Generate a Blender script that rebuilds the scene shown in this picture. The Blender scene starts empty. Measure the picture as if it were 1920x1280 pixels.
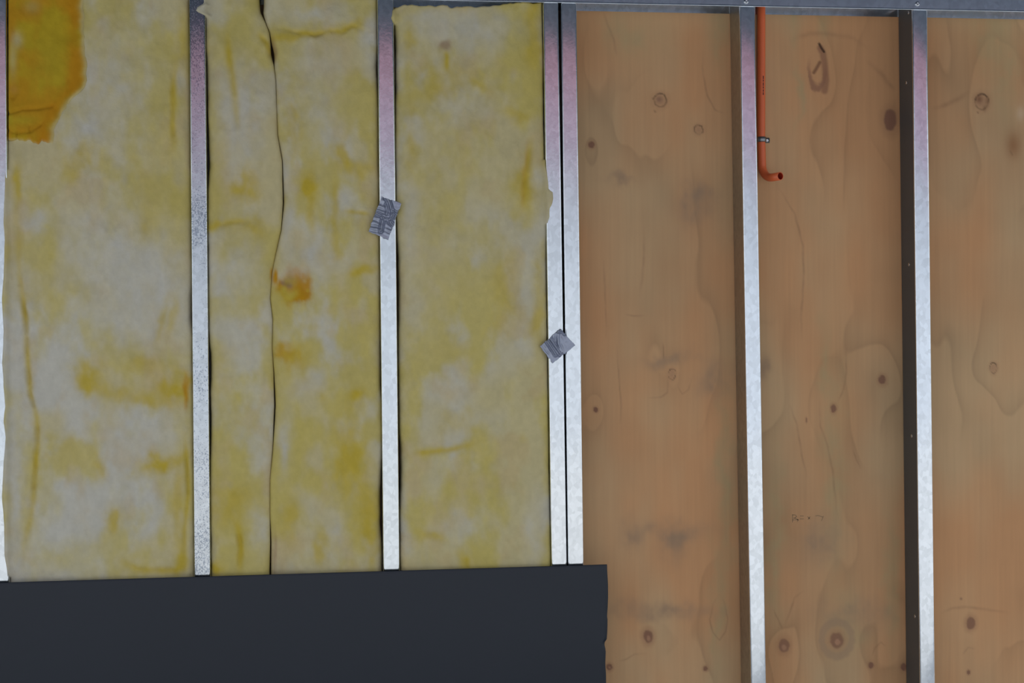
import bpy, bmesh, math, random
import numpy as np
from mathutils import Vector, Matrix

S = bpy.context.scene
COL = S.collection
random.seed(7)
RNG = np.random.default_rng(11)

# ------------------------------------------------------------------ camera, world, sun, exposure
F_PX = 2500.0
CAM_D, CAM_Z, YAW, ROLL = 3.25, 1.57, math.radians(7.0), math.radians(0.66)
cam_data = bpy.data.cameras.new('camera')
cam_data.sensor_width = 36.0
cam_data.lens = F_PX / 1920.0 * 36.0
cam = bpy.data.objects.new('camera', cam_data)
COL.objects.link(cam)
cam.matrix_world = (Matrix.Translation((0, -CAM_D, CAM_Z)) @ Matrix.Rotation(-YAW, 4, 'Z')
                    @ Matrix.Rotation(math.radians(90), 4, 'X') @ Matrix.Rotation(-ROLL, 4, 'Z'))
S.camera = cam

world = bpy.data.worlds.new('overcast_sky')
S.world = world
world.use_nodes = True
bg = world.node_tree.nodes['Background']
bg.inputs['Color'].default_value = (0.86, 0.93, 1.0, 1)
bg.inputs['Strength'].default_value = 0.95

sun_data = bpy.data.lights.new('sun', 'SUN')
sun_data.energy = 2.7
sun_data.angle = math.radians(6)
sun_data.color = (1.0, 0.96, 0.9)
sun = bpy.data.objects.new('sun', sun_data)
COL.objects.link(sun)
sun.rotation_euler = (math.radians(-17), 0, math.radians(-14))   # high, behind this wall: it lights the yard and the house opposite

S.view_settings.view_transform = 'Standard'
S.view_settings.look = 'None'
S.view_settings.gamma = 1.0
S.view_settings.use_curve_mapping = False
S.view_settings.exposure = 0.0

# ------------------------------------------------------------------ helpers
R3 = np.array(cam.matrix_world.to_3x3())
C3 = np.array(cam.matrix_world.translation)


def wx(px, py, y=0.0):
    """world x, z of the wall-parallel plane at depth y for measured photo coordinates (arrays allowed)"""
    px = np.asarray(px, float); py = np.asarray(py, float); y = np.asarray(y, float)
    dx = (px - 960.0) / F_PX
    dy = -(py - 640.0) / F_PX
    d = [R3[i, 0] * dx + R3[i, 1] * dy - R3[i, 2] for i in range(3)]
    t = (y - C3[1]) / d[1]
    return C3[0] + d[0] * t, C3[2] + d[2] * t


def P(px, py, y=0.0):
    x, z = wx(px, py, y)
    return Vector((float(x), float(y), float(z)))


def hash2(ix, iy, seed):
    n = (ix.astype(np.int64) * 374761393 + iy.astype(np.int64) * 668265263 + seed * 974634777) & 0x7fffffff
    n = ((n ^ (n >> 13)) * 1274126177) & 0x7fffffff
    n = n ^ (n >> 16)
    return (n & 0xffff) / 65535.0


def vnoise(x, y, seed=0):
    ix = np.floor(x); iy = np.floor(y)
    fx = x - ix; fy = y - iy
    fx = fx * fx * fx * (fx * (fx * 6 - 15) + 10); fy = fy * fy * fy * (fy * (fy * 6 - 15) + 10)
    a = hash2(ix, iy, seed); b = hash2(ix + 1, iy, seed)
    c = hash2(ix, iy + 1, seed); d = hash2(ix + 1, iy + 1, seed)
    return (a * (1 - fx) + b * fx) * (1 - fy) + (c * (1 - fx) + d * fx) * fy


def fbm(x, y, seed=0, octv=4):
    s = 0.0; a = 0.5; t = 0.0
    for k in range(octv):
        s = s + a * vnoise(x * 2 ** k + 17.3 * k, y * 2 ** k + 9.1 * k, seed + 31 * k)
        t += a; a *= 0.5
    return s / t


def sstep(a, b, x):
    t = np.clip((x - a) / (b - a), 0, 1)
    return t * t * (3 - 2 * t)


def gauss(px, py, cx, cy, rx, ry, ang=0.0):
    c, s = math.cos(math.radians(ang)), math.sin(math.radians(ang))
    u = (px - cx) * c + (py - cy) * s
    v = -(px - cx) * s + (py - cy) * c
    return np.exp(-((u / rx) ** 2 + (v / ry) ** 2))


def lin(h):
    h = h.lstrip('#')
    v = np.array([int(h[i:i + 2], 16) / 255 for i in (0, 2, 4)])
    return np.where(v <= 0.04045, v / 12.92, ((v + 0.055) / 1.055) ** 2.4)


def seg_dist(px, py, pts):
    """distance of each sample to a polyline, and its run along it (0..1)"""
    best = np.full(px.shape, 1e9); run = np.zeros(px.shape)
    n = len(pts) - 1
    for i in range(n):
        ax, ay = pts[i]; bx, by = pts[i + 1]
        dx, dy = bx - ax, by - ay
        t = np.clip(((px - ax) * dx + (py - ay) * dy) / (dx * dx + dy * dy + 1e-9), 0, 1)
        d = np.hypot(px - ax - t * dx, py - ay - t * dy)
        m = d < best
        best = np.where(m, d, best); run = np.where(m, (i + t) / n, run)
    return best, run


def link_mesh(name, verts, faces, mat, parent=None, smooth=True, color=None, loc=None):
    me = bpy.data.meshes.new(name)
    me.from_pydata([tuple(v) for v in verts], [], [tuple(f) for f in faces])
    me.materials.append(mat)
    if smooth:
        me.polygons.foreach_set('use_smooth', [True] * len(me.polygons))
    if color is not None:
        at = me.color_attributes.new('Col', 'FLOAT_COLOR', 'POINT')
        at.data.foreach_set('color', np.c_[color, np.ones(len(color))].astype(np.float32).ravel())
    me.update()
    o = bpy.data.objects.new(name, me)
    COL.objects.link(o)
    if parent is not None:
        o.parent = parent
    if loc is not None:
        o.location = loc
    return o


def grid_mesh(name, X, Y, Z, mat, parent=None, color=None):
    """X, Y, Z: (rows, cols) arrays"""
    r, c = X.shape
    co = np.stack([X, Y, Z], -1).reshape(-1, 3).astype(np.float32)
    idx = np.arange(r * c).reshape(r, c)
    quads = np.stack([idx[:-1, :-1], idx[1:, :-1], idx[1:, 1:], idx[:-1, 1:]], -1).reshape(-1, 4)
    me = bpy.data.meshes.new(name)
    me.vertices.add(len(co)); me.vertices.foreach_set('co', co.ravel())
    me.loops.add(quads.size); me.loops.foreach_set('vertex_index', quads.astype(np.int32).ravel())
    me.polygons.add(len(quads))
    me.polygons.foreach_set('loop_start', np.arange(0, quads.size, 4, dtype=np.int32))
    me.polygons.foreach_set('use_smooth', np.ones(len(quads), dtype=bool))
    me.materials.append(mat)
    if color is not None:
        at = me.color_attributes.new('Col', 'FLOAT_COLOR', 'POINT')
        cc = np.concatenate([color.reshape(-1, 3), np.ones((r * c, 1))], 1).astype(np.float32)
        at.data.foreach_set('color', cc.ravel())
    me.update(calc_edges=True)
    me.validate()
    o = bpy.data.objects.new(name, me)
    COL.objects.link(o)
    if parent is not None:
        o.parent = parent
    return o


def box_bm(bm, x0, x1, y0, y1, z0, z1):
    v = [bm.verts.new(p) for p in ((x0, y0, z0), (x1, y0, z0), (x1, y1, z0), (x0, y1, z0),
                                   (x0, y0, z1), (x1, y0, z1), (x1, y1, z1), (x0, y1, z1))]
    for f in ((0, 3, 2, 1), (4, 5, 6, 7), (0, 1, 5, 4), (1, 2, 6, 5), (2, 3, 7, 6), (3, 0, 4, 7)):
        bm.faces.new([v[i] for i in f])


def bm_obj(name, bm, mat, parent=None, smooth=False):
    bmesh.ops.recalc_face_normals(bm, faces=bm.faces[:])
    me = bpy.data.meshes.new(name)
    bm.to_mesh(me); bm.free()
    me.materials.append(mat)
    if smooth:
        me.polygons.foreach_set('use_smooth', [True] * len(me.polygons))
    o = bpy.data.objects.new(name, me)
    COL.objects.link(o)
    if parent is not None:
        o.parent = parent
    return o


def thing(name, label, cat, loc=(0, 0, 0), group=None):
    o = bpy.data.objects.new(name, None)
    o.empty_display_size = 0.05
    COL.objects.link(o)
    o.location = loc
    tag(o, label, cat, group)
    return o


def tag(o, label, cat, group=None):
    o['label'] = label; o['category'] = cat
    if group:
        o['group'] = group


def structure(o, label=None):
    o['kind'] = 'structure'
    if label:
        o['label'] = label


# ------------------------------------------------------------------ materials
def new_mat(name):
    m = bpy.data.materials.new(name)
    m.use_nodes = True
    nt = m.node_tree
    return m, nt, nt.nodes['Principled BSDF']


def N(nt, kind, **kw):
    n = nt.nodes.new(kind)
    for k, v in kw.items():
        if k in n.inputs:
            n.inputs[k].default_value = v
        else:
            setattr(n, k, v)
    return n


def plain(name, col, rough=0.8, spec=0.3, metal=0.0, vary=0.12, scale=30.0, bump=0.0, bscale=200.0):
    m, nt, b = new_mat(name)
    g = N(nt, 'ShaderNodeNewGeometry')
    no = N(nt, 'ShaderNodeTexNoise', Scale=scale, Detail=4.0)
    nt.links.new(g.outputs['Position'], no.inputs['Vector'])
    mx = N(nt, 'ShaderNodeMix', data_type='RGBA')
    mx.inputs[6].default_value = (*[c * (1 - vary) for c in col], 1)
    mx.inputs[7].default_value = (*[min(1, c * (1 + vary)) for c in col], 1)
    nt.links.new(no.outputs['Fac'], mx.inputs[0])
    nt.links.new(mx.outputs[2], b.inputs['Base Color'])
    b.inputs['Roughness'].default_value = rough
    b.inputs['Specular IOR Level'].default_value = spec
    b.inputs['Metallic'].default_value = metal
    if bump:
        n2 = N(nt, 'ShaderNodeTexNoise', Scale=bscale, Detail=3.0)
        nt.links.new(g.outputs['Position'], n2.inputs['Vector'])
        bp = N(nt, 'ShaderNodeBump', Strength=bump, Distance=0.001)
        nt.links.new(n2.outputs['Fac'], bp.inputs['Height'])
        nt.links.new(bp.outputs['Normal'], b.inputs['Normal'])
    return m


def galvanised(name, tint, rough, bump, speck, seed, scuff=0.0):
    """zinc-coated steel: spangled relief, small dark pits, slight vertical rolling marks"""
    m, nt, b = new_mat(name)
    g = N(nt, 'ShaderNodeNewGeometry')
    mp = N(nt, 'ShaderNodeMapping')
    mp.inputs['Location'].default_value = (seed * 3.7, seed * 1.3, seed * 2.1)
    mp.inputs['Scale'].default_value = (1, 1, 0.75)
    nt.links.new(g.outputs['Position'], mp.inputs['Vector'])
    sp = N(nt, 'ShaderNodeTexNoise', Scale=170.0, Detail=3.0, Roughness=0.6)
    big = N(nt, 'ShaderNodeTexNoise', Scale=7.0, Detail=5.0)
    vor = N(nt, 'ShaderNodeTexVoronoi', Scale=110.0)
    pit = N(nt, 'ShaderNodeTexNoise', Scale=380.0, Detail=2.0)
    for n in (sp, big, vor, pit):
        nt.links.new(mp.outputs['Vector'], n.inputs['Vector'])
    # dark pits where a fine noise passes a threshold that drifts with the large noise
    ad = N(nt, 'ShaderNodeMath', operation='MULTIPLY_ADD')
    nt.links.new(big.outputs['Fac'], ad.inputs[0]); ad.inputs[1].default_value = 0.75
    nt.links.new(pit.outputs['Fac'], ad.inputs[2])
    rp = N(nt, 'ShaderNodeValToRGB')
    e = rp.color_ramp.elements
    e[0].position = 1.10 - speck; e[0].color = (0, 0, 0, 1)
    e[1].position = 1.17 - speck; e[1].color = (1, 1, 1, 1)
    nt.links.new(ad.outputs[0], rp.inputs['Fac'])
    mx = N(nt, 'ShaderNodeMix', data_type='RGBA')
    mx.inputs[6].default_value = (*tint, 1)
    mx.inputs[7].default_value = (tint[0] * 0.55, tint[1] * 0.58, tint[2] * 0.63, 1)
    nt.links.new(rp.outputs['Color'], mx.inputs[0])
    # spangle: each crystal a slightly different brightness
    sh = N(nt, 'ShaderNodeSeparateColor')
    nt.links.new(vor.outputs['Color'], sh.inputs['Color'])
    mr = N(nt, 'ShaderNodeMapRange')
    mr.inputs['To Min'].default_value = 0.89; mr.inputs['To Max'].default_value = 1.06
    nt.links.new(sh.outputs['Red'], mr.inputs['Value'])
    mu = N(nt, 'ShaderNodeMix', data_type='RGBA', blend_type='MULTIPLY')
    mu.inputs[0].default_value = 1.0
    nt.links.new(mx.outputs[2], mu.inputs[6]); nt.links.new(mr.outputs['Result'], mu.inputs[7])
    nt.links.new(mu.outputs[2], b.inputs['Base Color'])
    b.inputs['Metallic'].default_value = 1.0
    b.inputs['Roughness'].default_value = rough
    bp = N(nt, 'ShaderNodeBump', Strength=bump, Distance=0.0006)
    nt.links.new(sp.outputs['Fac'], bp.inputs['Height'])
    nt.links.new(bp.outputs['Normal'], b.inputs['Normal'])
    return m


def attr_mat(name, rough, spec, n_scale, n_vec, n_amt, bump, bump_scale, bump_dist):
    """colour from the mesh's own pigment map times a fine procedural grain"""
    m, nt, b = new_mat(name)
    at = N(nt, 'ShaderNodeVertexColor', layer_name='Col')
    g = N(nt, 'ShaderNodeNewGeometry')
    mp = N(nt, 'ShaderNodeMapping')
    mp.inputs['Scale'].default_value = n_vec
    nt.links.new(g.outputs['Position'], mp.inputs['Vector'])
    no = N(nt, 'ShaderNodeTexNoise', Scale=n_scale, Detail=5.0, Roughness=0.6)
    nt.links.new(mp.outputs['Vector'], no.inputs['Vector'])
    mr = N(nt, 'ShaderNodeMapRange')
    mr.inputs['From Min'].default_value = 0.25; mr.inputs['From Max'].default_value = 0.75
    mr.inputs['To Min'].default_value = 1 - n_amt; mr.inputs['To Max'].default_value = 1 + n_amt
    nt.links.new(no.outputs['Fac'], mr.inputs['Value'])
    mu = N(nt, 'ShaderNodeMix', data_type='RGBA', blend_type='MULTIPLY')
    mu.inputs[0].default_value = 1.0
    nt.links.new(at.outputs['Color'], mu.inputs[6]); nt.links.new(mr.outputs['Result'], mu.inputs[7])
    nt.links.new(mu.outputs[2], b.inputs['Base Color'])
    b.inputs['Roughness'].default_value = rough
    b.inputs['Specular IOR Level'].default_value = spec
    n2 = N(nt, 'ShaderNodeTexNoise', Scale=bump_scale, Detail=4.0)
    nt.links.new(mp.outputs['Vector'], n2.inputs['Vector'])
    bp = N(nt, 'ShaderNodeBump', Strength=bump, Distance=bump_dist)
    nt.links.new(n2.outputs['Fac'], bp.inputs['Height'])
    nt.links.new(bp.outputs['Normal'], b.inputs['Normal'])
    return m


ZINC = (0.70, 0.73, 0.77)
M_STUD = {
    'bright': galvanised('galvanised_bright', (0.78, 0.81, 0.84), 0.13, 0.10, 0.07, 1),
    'dull': galvanised('galvanised_dull', (0.60, 0.63, 0.66), 0.15, 0.16, 0.12, 2),
    'spangled': galvanised('galvanised_spangled', (0.73, 0.77, 0.80), 0.13, 0.14, 0.09, 3),
    'clean': galvanised('galvanised_clean', (0.78, 0.82, 0.87), 0.13, 0.07, 0.03, 4),
}
M_TRACK = galvanised('galvanised_track', (0.72, 0.78, 0.86), 0.2, 0.03, 0.0, 5)
M_WEB = galvanised('galvanised_web', (0.45, 0.44, 0.42), 0.38, 0.15, 0.02, 6)
M_WEB_DARK = plain('dark_grey_steel', (0.085, 0.085, 0.083), 0.45, 0.4, 0.0, 0.1, 12)  # even dark grey for the web of the rightmost stud
M_SCREW = plain('zinc_screw', (0.62, 0.64, 0.66), 0.25, 0.5, 1.0, 0.1, 200)
M_SCREW_SLOT = plain('screw_recess', (0.05, 0.05, 0.055), 0.6, 0.3, 0.0, 0.1, 200)
M_WOOL = attr_mat('glass_wool', 1.0, 0.0, 60.0, (1, 1, 1), 0.05, 0.25, 160.0, 0.003)
M_PLY = attr_mat('plywood_veneer', 0.75, 0.15, 90.0, (1, 1, 0.04), 0.035, 0.12, 220.0, 0.0005)
M_BOARD = plain('dark_board_face', (0.0125, 0.0175, 0.0285), 0.34, 0.36, 0.0, 0.08, 3.0)
M_TAPE = plain('duct_tape', (0.34, 0.37, 0.46), 0.27, 0.5, 0.45, 0.1, 60.0)
M_PIPE = plain('orange_conduit', (0.85, 0.17, 0.055), 0.34, 0.5, 0.0, 0.04, 20)
M_PIPE_IN = plain('conduit_inside', (0.42, 0.03, 0.012), 0.6, 0.3, 0.0, 0.05, 20)
M_CLIP = plain('clip_steel', (0.30, 0.31, 0.32), 0.35, 0.5, 0.9, 0.1, 80)
M_PRINT = plain('dark_print', (0.08, 0.03, 0.03), 0.7, 0.2)
M_SCRATCH = plain('scratched_zinc', (0.32, 0.34, 0.38), 0.5, 0.4, 0.6)
M_PENCIL = plain('pencil', (0.34, 0.215, 0.118), 0.7, 0.2)
M_CONCRETE = plain('pale_concrete', (0.56, 0.57, 0.58), 0.85, 0.2, 0.0, 0.08, 2.0)
M_CEIL = plain('ceiling_lining', (0.10, 0.135, 0.185), 0.8, 0.2, 0.0, 0.06, 2.0)
M_RENDER = plain('pale_render', (0.72, 0.75, 0.80), 0.9, 0.1, 0.0, 0.05, 2.0)
M_ROOF = plain('pink_roof', (0.44, 0.33, 0.42), 0.8, 0.2, 0.0, 0.08, 3.0)
M_RIDGE = plain('red_ridge', (0.38, 0.20, 0.24), 0.8, 0.2, 0.0, 0.08, 3.0)
M_BATTEN = plain('wall_lining', (0.45, 0.30, 0.18), 0.8, 0.1)

DEPTH = 0.088          # stud depth; plywood face lies at PLY_Y
PLY_Y = 0.090

# ------------------------------------------------------------------ setting: ground, ceiling, house across the yard
bm = bmesh.new(); box_bm(bm, -14, 14, -26, 0.3, -0.1, 0.0)
structure(bm_obj('floor', bm, M_CONCRETE))
bm = bmesh.new(); box_bm(bm, -4.5, 5.5, -1.95, 0.2, 2.75, 2.9)
structure(bm_obj('ceiling', bm, M_CEIL))
bm = bmesh.new(); box_bm(bm, -14, 14, -16.2, -16.0, 0.0, 4.35)
structure(bm_obj('wall_opposite', bm, M_RENDER))
bm = bmesh.new()
v = [bm.verts.new(p) for p in ((-14.5, -15.5, 4.15), (14.5, -15.5, 4.15), (14.5, -18.3, 5.75), (-14.5, -18.3, 5.75))]
bm.faces.new(v); bmesh.ops.solidify(bm, geom=bm.faces[:], thickness=0.12)
structure(bm_obj('roof_opposite_1', bm, M_ROOF))  # unseen pink roof of the house, raised for its reflection in the studs
bm = bmesh.new(); box_bm(bm, -14.5, 14.5, -18.9, -18.3, 5.65, 7.4)
structure(bm_obj('roof_opposite_2', bm, M_RIDGE))  # unseen red ridge of that roof, thickened to show in the stud reflections

# ------------------------------------------------------------------ plywood wall
wall = bpy.data.objects.new('wall_back', None); COL.objects.link(wall)
structure(wall, 'bare tan plywood sheathing with knots behind the steel studs')

gx = np.concatenate([[1020, 1040], np.arange(1056, 1952, 2.0), np.arange(1960, 2150, 14.0)])
gy = np.concatenate([np.arange(-60, 0, 12.0), np.arange(0, 1296, 2.0), np.arange(1300, 1600, 20.0)])
PX, PY = np.meshgrid(gx, gy)


def plywood_colour(px, py):
    warp = fbm(px / 260, py / 520, 3, 4)
    s = px / 170 + 5.0 * warp + 0.7 * fbm(px / 70, py / 260, 5, 3)
    knots = [(1238, 188, 60, 90), (1310, 243, 40, 60), (1260, 701, 55, 90), (1215, 1193, 50, 60), (1532, 135, 60, 110),
             (1669, 225, 45, 70), (1654, 712, 40, 60), (1563, 766, 40, 80), (1470, 1210, 45, 60), (1569, 1200, 60, 80),
             (1841, 190, 60, 90), (1862, 690, 50, 80), (1820, 1168, 50, 60), (1109, 271, 25, 40), (1117, 768, 20, 40)]
    for i, (cx, cy, rx, ry) in enumerate(knots):
        s = s + 0.9 * (1 if i % 2 else -1) * gauss(px, py, cx, cy, rx, ry)
    fr = s - np.floor(s)
    edge = np.where(fr < 0.06, fr / 0.06, np.exp(-(fr - 0.06) / 0.22))     # sharp late-wood edge, soft tail
    vis = sstep(0.35, 0.7, fbm(px / 120, py / 240, 9, 3))
    fine = fbm(px / 5.0, py / 160, 21, 3) - 0.5
    blot = fbm(px / 160, py / 190, 33, 4) - 0.5
    warm = fbm(px / 120, py / 260, 41, 3) - 0.5
    base = lin('#8d7052')
    col = np.ones(px.shape + (3,)) * base
    k = 1 - 0.17 * edge * vis + 0.05 * fine + 0.22 * blot
    # warmer, redder veneer in the upper third
    top = sstep(420, 120, py) * sstep(0, 90, py)
    col = col * k[..., None]
    wr = np.clip(warm * 1.8 + 0.42 * top + 0.05, -0.3, 0.5)
    col = col * np.stack([1 + 0.10 * wr, 1 - 0.16 * wr, 1 - 0.30 * wr], -1)

    def tint(mask, c, amt):
        nonlocal col
        a = np.clip(mask * amt, 0, 1)[..., None]
        col = col * (1 - a) + np.asarray(c) * a

    green = lin('#7a7052'); dark = lin('#5c4034'); grey = lin('#6f5c4a'); pale = lin('#948068')
    pw = px + 34 * (fbm(px / 30, py / 40, 71, 4) - 0.5); qw = py + 40 * (fbm(px / 34, py / 40, 73, 4) - 0.5)
    sm = fbm(px / 16, py / 26, 75, 3)
    # grey green sap stains
    for g_ in [(1490, 40, 14, 50), (1546, 45, 18, 40), (1500, 170, 7, 45), (1180, 70, 60, 40), (1860, 60, 40, 90), (1890, 150, 20, 80),
               (1565, 870, 22, 190), (1550, 690, 10, 70), (1360, 900, 14, 180), (1345, 1150, 12, 120), (1590, 1160, 30, 60),
               (1455, 1010, 14, 180), (1670, 1100, 12, 120), (1350, 60, 16, 60)]:
        tint(gauss(pw, qw, *g_) * (0.4 + 1.1 * sm), green, 0.45)
    # grey brown smudges
    for g_ in [(1338, 710, 28, 36), (1252, 672, 40, 10), (1260, 995, 60, 16), (1185, 1000, 22, 26), (1265, 1015, 20, 30),
               (1410, 690, 26, 26), (1535, 1010, 36, 34), (1300, 395, 30, 40), (1310, 370, 22, 16), (1165, 338, 24, 8),
               (1240, 1145, 90, 14), (1600, 1150, 60, 26), (1432, 690, 10, 26)]:
        tint(gauss(pw, qw, *g_) * (0.3 + 1.2 * sm), grey, 0.62)
    tint(gauss(px, py, 1900, 272, 14, 24), lin('#6e4e34'), 0.85)
    tint(gauss(px, py, 1914, 213, 8, 13), pale, 0.7)
    jit = 6.0 * (fbm(px / 8, py / 8, 55, 3) - 0.5)
    brk = sstep(0.28, 0.6, fbm(px / 5, py / 5, 57, 2))

    def rad(cx, cy, rx, ry):
        return np.hypot((px - cx) / rx, (py - cy) / ry) + jit / max(rx, 6) * 0.6

    # knots that are plain dark discs with a soft halo
    for cx, cy, rx, ry, a in [(1109, 271, 5.5, 6, .85), (1117, 768, 4.0, 4.5, .9), (1215, 1193, 9, 12, .8), (1142, 1250, 5.5, 6.5, .85),
                              (1323, 1253, 4, 4.5, .8), (1669, 225, 12.5, 20, .85), (1654, 712, 7, 8.5, .8), (1563, 766, 5, 7, .8),
                              (1470, 1210, 10, 13, .7), (1569, 1200, 13, 15, .7), (1633, 1246, 5, 6, .85), (1694, 1250, 5, 7, .85),
                              (1820, 1168, 8.5, 11, .75), (1816, 1260, 3, 4, .8), (1802, 1122, 2, 2, .7), (1512, 788, 1.4, 4, .7)]:
        r = rad(cx, cy, rx, ry)
        tint(sstep(2.2, 0.9, r), lin('#76573f'), 0.45)
        tint(sstep(1.15, 0.8, r), dark, a)
    for cx, cy, rx, ry in [(1216, 1196, 4, 6), (1470, 1213, 5, 6), (1571, 1203, 6, 6), (1143, 1251, 1.6, 2)]:
        tint(sstep(1.2, 0.6, rad(cx, cy, rx, ry)), lin('#80604a'), 0.8)
    # grey halo round the largest lower knot
    r = rad(1569, 1198, 28, 32)
    tint(sstep(0.35, 0.1, np.abs(r - 1.0)), grey, 0.5)
    # ring knots: loose dark outline, thicker on top
    for cx, cy, rx, ry, w, a in [(1238, 188, 12.5, 13.5, .17, .75), (1310, 243, 8, 9, .2, .8), (1260, 701, 7.5, 10.5, .15, .95),
                                 (1862, 690, 7, 9.5, .16, .85), (1841, 190, 13, 15, .17, .8)]:
        r = rad(cx, cy, rx, ry)
        up = 0.55 + 0.45 * sstep(0.8, -0.8, (py - cy) / ry)
        tint(sstep(1.9, 0.9, r), lin('#7a5b42'), 0.3)
        tint(sstep(1.0, 0.3, r), lin('#7d5f49'), 0.45)
        tint(sstep(w, w * 0.3, np.abs(r - 0.95)) * up * (0.35 + 0.65 * brk), lin('#3c2c22'), a)
    tint(gauss(px, py, 1236, 186, 6, 6), lin('#64493a'), 0.7)
    tint(gauss(px, py, 1836, 186, 7, 8), lin('#5a3d2c'), 0.8)
    tint(gauss(px, py, 1851, 190, 4, 9), lin('#5a3d2c'), 0.5)
    tint(gauss(px, py, 1846, 203, 3, 6), lin('#4f3626'), 0.5)
    # the long slanting eye knot at the top of the middle bay
    r = rad(1532, 128, 19, 46)
    tint(sstep(1.05, 0.9, r) * sstep(0.55, 0.78, r) * sstep(100, 150, py), lin('#68493a'), 0.75)
    d, _ = seg_dist(px, py, [(1538, 90), (1543, 100), (1546, 118), (1549, 150), (1546, 170)])
    tint(sstep(9, 3, d), lin('#6a4a38'), 0.75)
    d, _ = seg_dist(px, py, [(1536, 82), (1540, 90), (1545, 97)])
    tint(sstep(3.2, 1.2, d), lin('#2e2018'), 0.9)
    d, _ = seg_dist(px, py, [(1537, 117), (1531, 128), (1526, 136)])
    tint(sstep(4.5, 1.5, d), lin('#54382a'), 0.75)
    # fine dark edges drawn out in the veneer
    lines = [([(1243, 640), (1244, 660), (1243, 676)], 1.0, .7), ([(1157, 640), (1160, 700), (1164, 760), (1163, 800)], 1.3, .35),
             ([(1252, 705), (1252, 735), (1240, 744), (1212, 746)], 1.4, .35), ([(1300, 700), (1291, 730), (1280, 738), (1268, 720)], 1.2, .25),
             ([(1350, 1112), (1338, 1130), (1331, 1160), (1336, 1185), (1349, 1200), (1361, 1183), (1364, 1160), (1358, 1130), (1350, 1112)], 1.3, .4),
             ([(1130, 20), (1140, 50), (1152, 75), (1156, 110)], 2.0, .3), ([(1318, 90), (1318, 140), (1326, 180), (1340, 206), (1362, 214)], 1.6, .4),
             ([(1226, 205), (1230, 212)], 1.5, .7), ([(1455, 345), (1490, 400), (1505, 460), (1507, 520), (1502, 600), (1503, 640)], 1.8, .4),
             ([(1535, 720), (1538, 800), (1550, 830), (1560, 880), (1566, 930), (1572, 980)], 1.6, .35),
             ([(1586, 640), (1587, 700), (1580, 735), (1570, 755)], 1.4, .4), ([(1480, 755), (1495, 800), (1505, 860), (1515, 900)], 1.6, .35),
             ([(1600, 840), (1605, 860), (1615, 880)], 1.2, .4), ([(1467, 1180), (1480, 1150), (1490, 1120), (1510, 1104)], 1.6, .35),
             ([(1450, 1140), (1460, 1165), (1468, 1182)], 1.6, .35), ([(1632, 1235), (1640, 1215), (1652, 1203), (1662, 1212)], 1.4, .35),
             ([(1160, 1240), (1175, 1235), (1190, 1226), (1215, 1224)], 1.4, .3), ([(1170, 590), (1190, 592), (1210, 590)], 1.4, .35),
             ([(1620, 110), (1650, 135), (1668, 158), (1680, 170)], 4, .3), ([(1480, 80), (1500, 68), (1520, 62), (1560, 64), (1600, 72), (1640, 100)], 4, .25),
             ([(1744, 205), (1775, 196), (1800, 184), (1820, 170)], 4, .35), ([(1762, 1150), (1785, 1140), (1810, 1138), (1850, 1142), (1900, 1150)], 2.5, .3),
             ([(1832, 208), (1834, 214)], 1.3, .7), ([(1893, 282), (1899, 293)], 1.2, .6), ([(1802, 1230), (1815, 1214), (1830, 1216)], 1.4, .3),
             ([(1131, 480), (1135, 560), (1137, 640)], 1.5, .3), ([(1208, 420), (1206, 500), (1200, 560)], 2.2, .3)]
    for pts, w, a in lines:
        wj = 2.2 * (fbm(px / 18, py / 18, 61, 2) - 0.5)
        d, run = seg_dist(px + wj, py - wj, pts)
        tap = np.clip(np.minimum(run, 1 - run) * 3.5, 0, 1) * (0.45 + 0.9 * fbm(px / 11, py / 14, 63, 2))
        tint(np.exp(-(d / (w * 1.1)) ** 2) * tap, lin('#5b4230'), a * 0.85)
    return np.clip(col * PLY_GAIN, 0.01, 0.95)


PLY_GAIN = 2.26
WOOL_GAIN = 2.16
pc = plywood_colour(PX, PY)
X, Z = wx(PX, PY, PLY_Y)
sheet = grid_mesh('plywood_sheet', X, np.full_like(X, PLY_Y), Z, M_PLY, wall, pc)
# the plies behind the face veneer, and the rest of the wall outside the picture
bm = bmesh.new(); box_bm(bm, -2.4, 2.6, PLY_Y + 0.0015, PLY_Y + 0.017, 0.0, 2.74)
bm_obj('ply_core', bm, M_BATTEN, wall)

# handwriting in pencil on the middle bay:  B = x 7
strokes = [[(1486, 964), (1486, 979)], [(1486, 965), (1491, 965), (1494, 968), (1490, 971), (1487, 971)], [(1490, 971), (1495, 973), (1496, 975)],
           [(1486, 974.5), (1497, 974)], [(1497, 974), (1495, 978)],
           [(1500, 967), (1507, 967)], [(1500, 972.5), (1507, 972.5)], [(1514, 968), (1519, 973)], [(1519, 968), (1515, 974)],
           [(1529, 967), (1534, 966), (1543, 969)], [(1544, 967), (1542, 972), (1540, 976)]]
vs, fs = [], []
for st in strokes:
    for (ax, ay), (bx, by) in zip(st, st[1:]):
        L = math.hypot(bx - ax, by - ay) or 1
        nx, ny = -(by - ay) / L * 0.75, (bx - ax) / L * 0.75
        b0 = len(vs)
        for qx, qy in ((ax + nx, ay + ny), (bx + nx, by + ny), (bx - nx, by - ny), (ax - nx, ay - ny)):
            vs.append(P(qx, qy, PLY_Y - 0.0003))
        fs.append((b0, b0 + 1, b0 + 2, b0 + 3))
link_mesh('pencil_writing', vs, fs, M_PENCIL, wall, smooth=False)

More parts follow.
